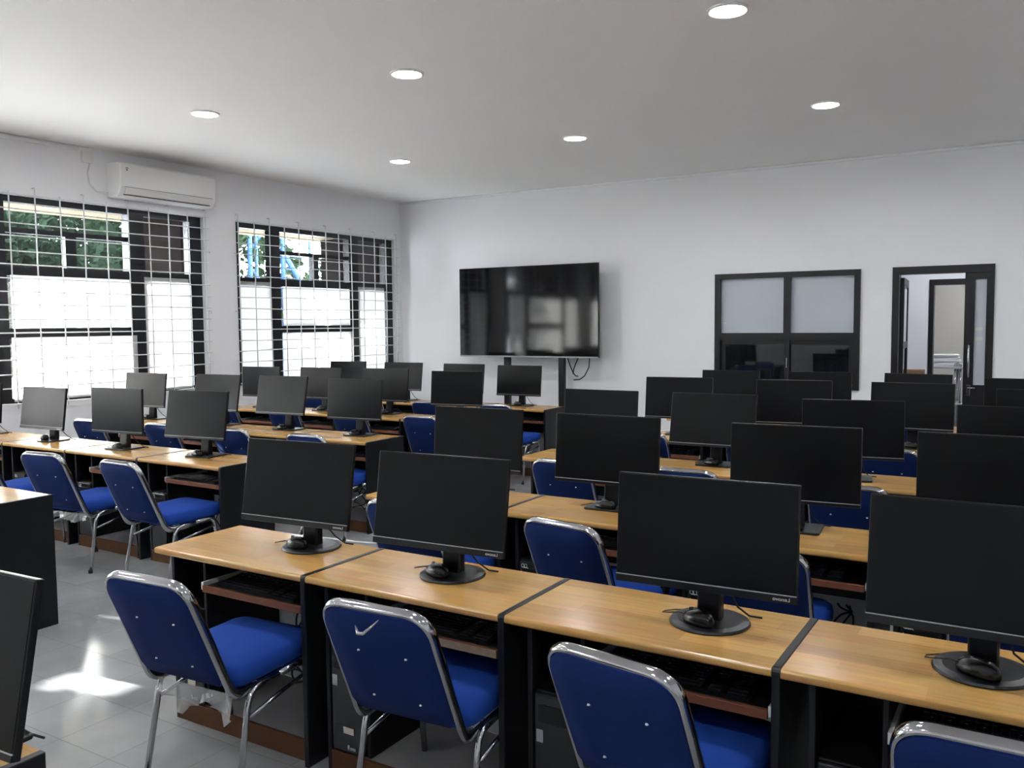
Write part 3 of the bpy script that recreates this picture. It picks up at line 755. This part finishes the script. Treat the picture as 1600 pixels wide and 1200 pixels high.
# a single desk nearest the camera, seen only at its corner
t = copy_tree(DESK); t.location = (-1.885 - .4435, 1.068 - .235, 0); tag(t, 'oak-topped black desk at the lower left, nearest the camera', 'desk')
t = place_monitor(MS, -1.962, .935, 1.206, 3., 11.)
for c in t.children:
    if c.name.split('.')[0] in ('stand_base', 'stand_neck', 'cable'): c.location.x -= .12
tag(t, 'black monitor cut off by the lower left of the picture', 'monitor')

chairs = {('R1', 1): (-2.625, 2.215, 4), ('R1', 2): (-1.738, 2.37, 3.), ('R1', 3): (-.870, 2.355, -9), ('R1', 4): (-.058, 2.352, 0),
 ('R2', 1): (-2.63, 3.62, 0), ('R2', 2): (-1.69, 3.62, -10), ('R2', 3): (-.945, 3.61, 3), ('R2', 4): (-.06, 3.62, 0),
 ('R3', 1): (-2.545, 5.10, 0), ('R3', 2): (-1.765, 5.15, 0), ('R3', 3): (-.85, 5.07, 0), ('R3', 4): (.0, 5.12, 0),
 ('R4', 1): (-2.64, 6.60, 0), ('R4', 2): (-1.76, 6.52, 2), ('R4', 3): (-.86, 6.55, -3), ('R4', 4): (0., 6.55, 0),
 ('R5', 1): (-2.58, 8.02, 0), ('R5', 2): (-1.70, 8.02, 0), ('R5', 3): (-.83, 8.0, 0), ('R5', 4): (.05, 8.02, 0),
 ('L2', 1): (-4.99, 3.755, -1), ('L2', 2): (-5.86, 3.73, 7), ('L2', 3): (-6.80, 3.74, 5),
 ('L3', 1): (-4.905, 5.30, 0), ('L3', 2): (-5.76, 5.29, 2), ('L3', 3): (-6.64, 5.27, 2), ('L3', 4): (-7.53, 5.16, 2),
 ('L4', 1): (-4.93, 6.80, 0), ('L4', 2): (-5.74, 6.72, 2), ('L4', 3): (-6.63, 6.72, 2), ('L4', 4): (-7.5, 6.7, 0),
 ('L5', 1): (-4.92, 8.06, 2), ('L5', 2): (-5.80, 8.05, 0), ('L5', 3): (-6.68, 8.08, 0), ('L5', 4): (-7.56, 8.08, 0)}
special = {('R1', 1): 'blue chair trailing torn plastic film, ', ('R1', 2): 'blue chair with scrap of film, ', ('L2', 2): 'blue chair with ragged film, '}
for (row, c), (x, y, yaw) in chairs.items():
    t = copy_tree(CH); t.location = (x, y, 0); t.rotation_euler = (0, 0, R(yaw))
    tag(t, special.get((row, c), 'blue chair with chrome frame, ') + phrase(row, c), 'chair', 'blue chairs %s of the aisle' % side(row))
    if (row, c) == ('R1', 1): plastic_wrap(t, 3)
    if (row, c) == ('L2', 2): plastic_wrap(t, 5, .7)
    if (row, c) == ('R1', 2): wrap_shred(t, -.05, -.405, .79)

def kill(o):
    for ch in list(o.children): kill(ch)
    bpy.data.objects.remove(o)
for o in (DESK, TA, TB, KB, MO, MR, MS, CH): kill(o)

# cables bundled under desks
def bundle(x, y, z, seed, label):
    r = random.Random(seed); t = empty('cable_bundle', (x, y, .0855)); tag(t, label, 'cables', 'cable bundles under the desks')
    for k in range(3):
        pts = []
        a0 = r.uniform(0, 6)
        for i in range(22):
            u = i / 21
            pts.append((.09 * math.sin(a0 + u * 9 + k) * (.4 + u * .6), .012 * math.cos(u * 7 + k), z * (1 - u) + .006 + .045 * math.sin(u * 12 + a0) * u * (1 - u) * 4))
        pts = [Vector((p[0], p[1], max(.006, p[2]))) for p in pts]
        MB().tube(pts, .0045, 'rubber', n=6).build('cable', t)
for row, c, dx in (('R1', 1, .02), ('R2', 3, .25), ('L2', 1, -.11), ('L3', 1, .0), ('L5', 1, -.05)):
    bundle(desk_x(row, c) + dx, rowy[row] + .40, .32, int(row[1]) * 10 + c, 'tangled black cables under desk, ' + phrase(row, c))

# ------------------------------------------------------------------ outdoors
struct(MB().box(-60, XW - .3, -30, 60, -.3, -.1, 'ground').build('ground_outside'))
w = MB(); w.box(-10.62, XW - .2, -3, 13, 3.10, 3.28, 'cream'); struct(w.build('roof_eave'))
for i, y in enumerate((.0, 3.72, 7.30, 10.86)):
    w = MB(); w.box(-10.12 if i == 2 else -10.3, XW - .22, y - .06, y + .06, -.1, 3.1, 'brown_wall'); struct(w.build('wall_fin_%d' % (i + 1)))

def tree(x, y, h, rad, n, seed, k, label):
    r = random.Random(seed); t = empty('tree', (x, y, -.1)); tag(t, label, 'tree', 'trees outside the windows')
    m = MB(); m.tube([(0, 0, 0), (.05, .03, h * .3), (-.04, .08, h * .55), (.05, 0, h * .8)], [.16, .13, .09, .04], 'bark', n=8)
    for i in range(9):
        a = r.uniform(0, 6.28); z = h * r.uniform(.25, .65); q = rad * r.uniform(.5, .9)
        m.tube([(0, .03, z), (math.cos(a) * q * .5, math.sin(a) * q * .5, z + .4), (math.cos(a) * q, math.sin(a) * q, z + .9)], [.05, .035, .012], 'bark', n=6)
    m.build('trunk', t)
    b = bmesh.new()
    cl = [(r.gauss(0, rad * .45), r.gauss(0, rad * .5), h * r.uniform(.22, 1.0)) for _ in range(n // 55)]
    for cx, cy, cz in cl:
        cr = rad * r.uniform(.18, .34)
        for _ in range(55):
            d = Vector((r.gauss(0, 1), r.gauss(0, 1), r.gauss(0, .8))).normalized() * cr * r.random() ** .4
            p = Vector((cx, cy, cz)) + d
            if p.z < .9: continue
            e = Vector((r.gauss(0, 1), r.gauss(0, 1), r.gauss(0, 1))).normalized(); f = e.orthogonal().normalized()
            L_ = r.uniform(.07, .13); W_ = L_ * .42
            v = [b.verts.new(p + q) for q in (e * -L_, f * W_ + e * -.1 * L_, e * L_, f * -W_ + e * -.1 * L_)]
            b.faces.new(v)
    MB().mesh(b, k).build('foliage', t)
    return t
tree(-13.3, 7.1, 6.2, 1.7, 15000, 11, 'leaf2', 'dark leafy tree outside, seen left through the window below the air conditioner')
tree(-13.6, 10.7, 6.0, 1.5, 13000, 12, 'leaf', 'bushy green tree outside, seen right through window below air conditioner')
tree(-15.6, 14.9, 3.7, .9, 1400, 13, 'leaf2', 'dark tree outside behind the blue mast')
tree(-19.5, 19.9, 3.9, 1.3, 1500, 14, 'leaf', 'sparse green tree farther off beyond the blue steel mast')
tree(-19.5, 12.2, 7.2, 2.2, 12000, 15, 'leaf2', 'distant tall dark tree behind the nearer trees outside')

tree(-16.5, -2.2, 4.1, 1.7, 5000, 16, 'leaf2', 'leafy tree added out of view to darken the window reflection in the television')  # added out of view; blocks bright sky in the television reflection
tree(-16.0, -6.3, 4.3, 1.7, 5000, 17, 'leaf', 'farthest tree along the window side, added behind the camera to darken the television reflection')  # second added tree, also unseen, dims the sky mirrored in the television
t = empty('steel_mast', (-12.2, 11.55, -.1)); tag(t, 'blue steel ladder mast outside the window near the room corner', 'mast')
def bar(a, b, r_, nm): MB().tube([a, b], r_, 'blue_steel', n=6).build(nm, t)
bar((0, -.55, 0), (0, -.55, 6), .045, 'post'); bar((0, -.40, 0), (0, -.40, 6), .03, 'post'); bar((0, .25, 0), (0, .25, 6), .05, 'post'); bar((0, .95, 0), (0, .95, 6), .03, 'post')
for z in (1.2, 3.2, 5.2): bar((0, -.5, z), (0, .25, z + .8), .028, 'brace'); bar((0, -.5, z + 1.6), (0, .25, z + .8), .028, 'brace')
bar((0, .25, 2.0), (0, .95, 2.0), .03, 'brace'); bar((0, .3, 3.1), (0, 1.25, 1.9), .05, 'brace')
for i in range(9): bar((0, .30, 1.6 + i * .25), (0, .92, 1.6 + i * .25), .014, 'rung')

# ------------------------------------------------------------------ light
wd = bpy.data.worlds.new('World'); SC.world = wd; wd.use_nodes = True
bg = wd.node_tree.nodes['Background']; bg.inputs[0].default_value = (.88, .94, 1.0, 1); bg.inputs[1].default_value = 41.0
sd = bpy.data.lights.new('sun', 'SUN'); sd.energy = 40; sd.angle = R(.6); sd.color = (1, .97, .93)
so = bpy.data.objects.new('sun', sd); COL.objects.link(so)
d = Vector((4.55, .62, -1.97)).normalized()
so.rotation_euler = d.to_track_quat('-Z', 'Y').to_euler()

# ------------------------------------------------------------------ camera
cd = bpy.data.cameras.new('camera'); co = bpy.data.objects.new('camera', cd); COL.objects.link(co); SC.camera = co
F = 1365.; cd.sensor_fit = 'HORIZONTAL'; cd.sensor_width = 36; cd.lens = F / 1600 * 36; cd.clip_start = .02; cd.clip_end = 200
yaw, pit, rol = R(31.45), R(3.97), R(-.52)
fw = Vector((-math.sin(yaw) * math.cos(pit), math.cos(yaw) * math.cos(pit), -math.sin(pit)))
rt = Vector((math.cos(yaw), math.sin(yaw), 0)); up = rt.cross(fw)
r2 = rt * math.cos(rol) + up * math.sin(rol); u2 = up * math.cos(rol) - rt * math.sin(rol)
co.matrix_world = Matrix(((r2.x, u2.x, -fw.x, 0), (r2.y, u2.y, -fw.y, 0), (r2.z, u2.z, -fw.z, 1.70), (0, 0, 0, 1)))

vs = SC.view_settings; SC.display_settings.display_device = 'sRGB'
vs.view_transform = 'Standard'; vs.look = 'None'; vs.exposure = .9; vs.gamma = 1; vs.use_curve_mapping = False
cy = SC.cycles; cy.use_denoising = True; cy.max_bounces = 8; cy.diffuse_bounces = 5; cy.glossy_bounces = 4; cy.transparent_max_bounces = 12; cy.sample_clamp_indirect = 8
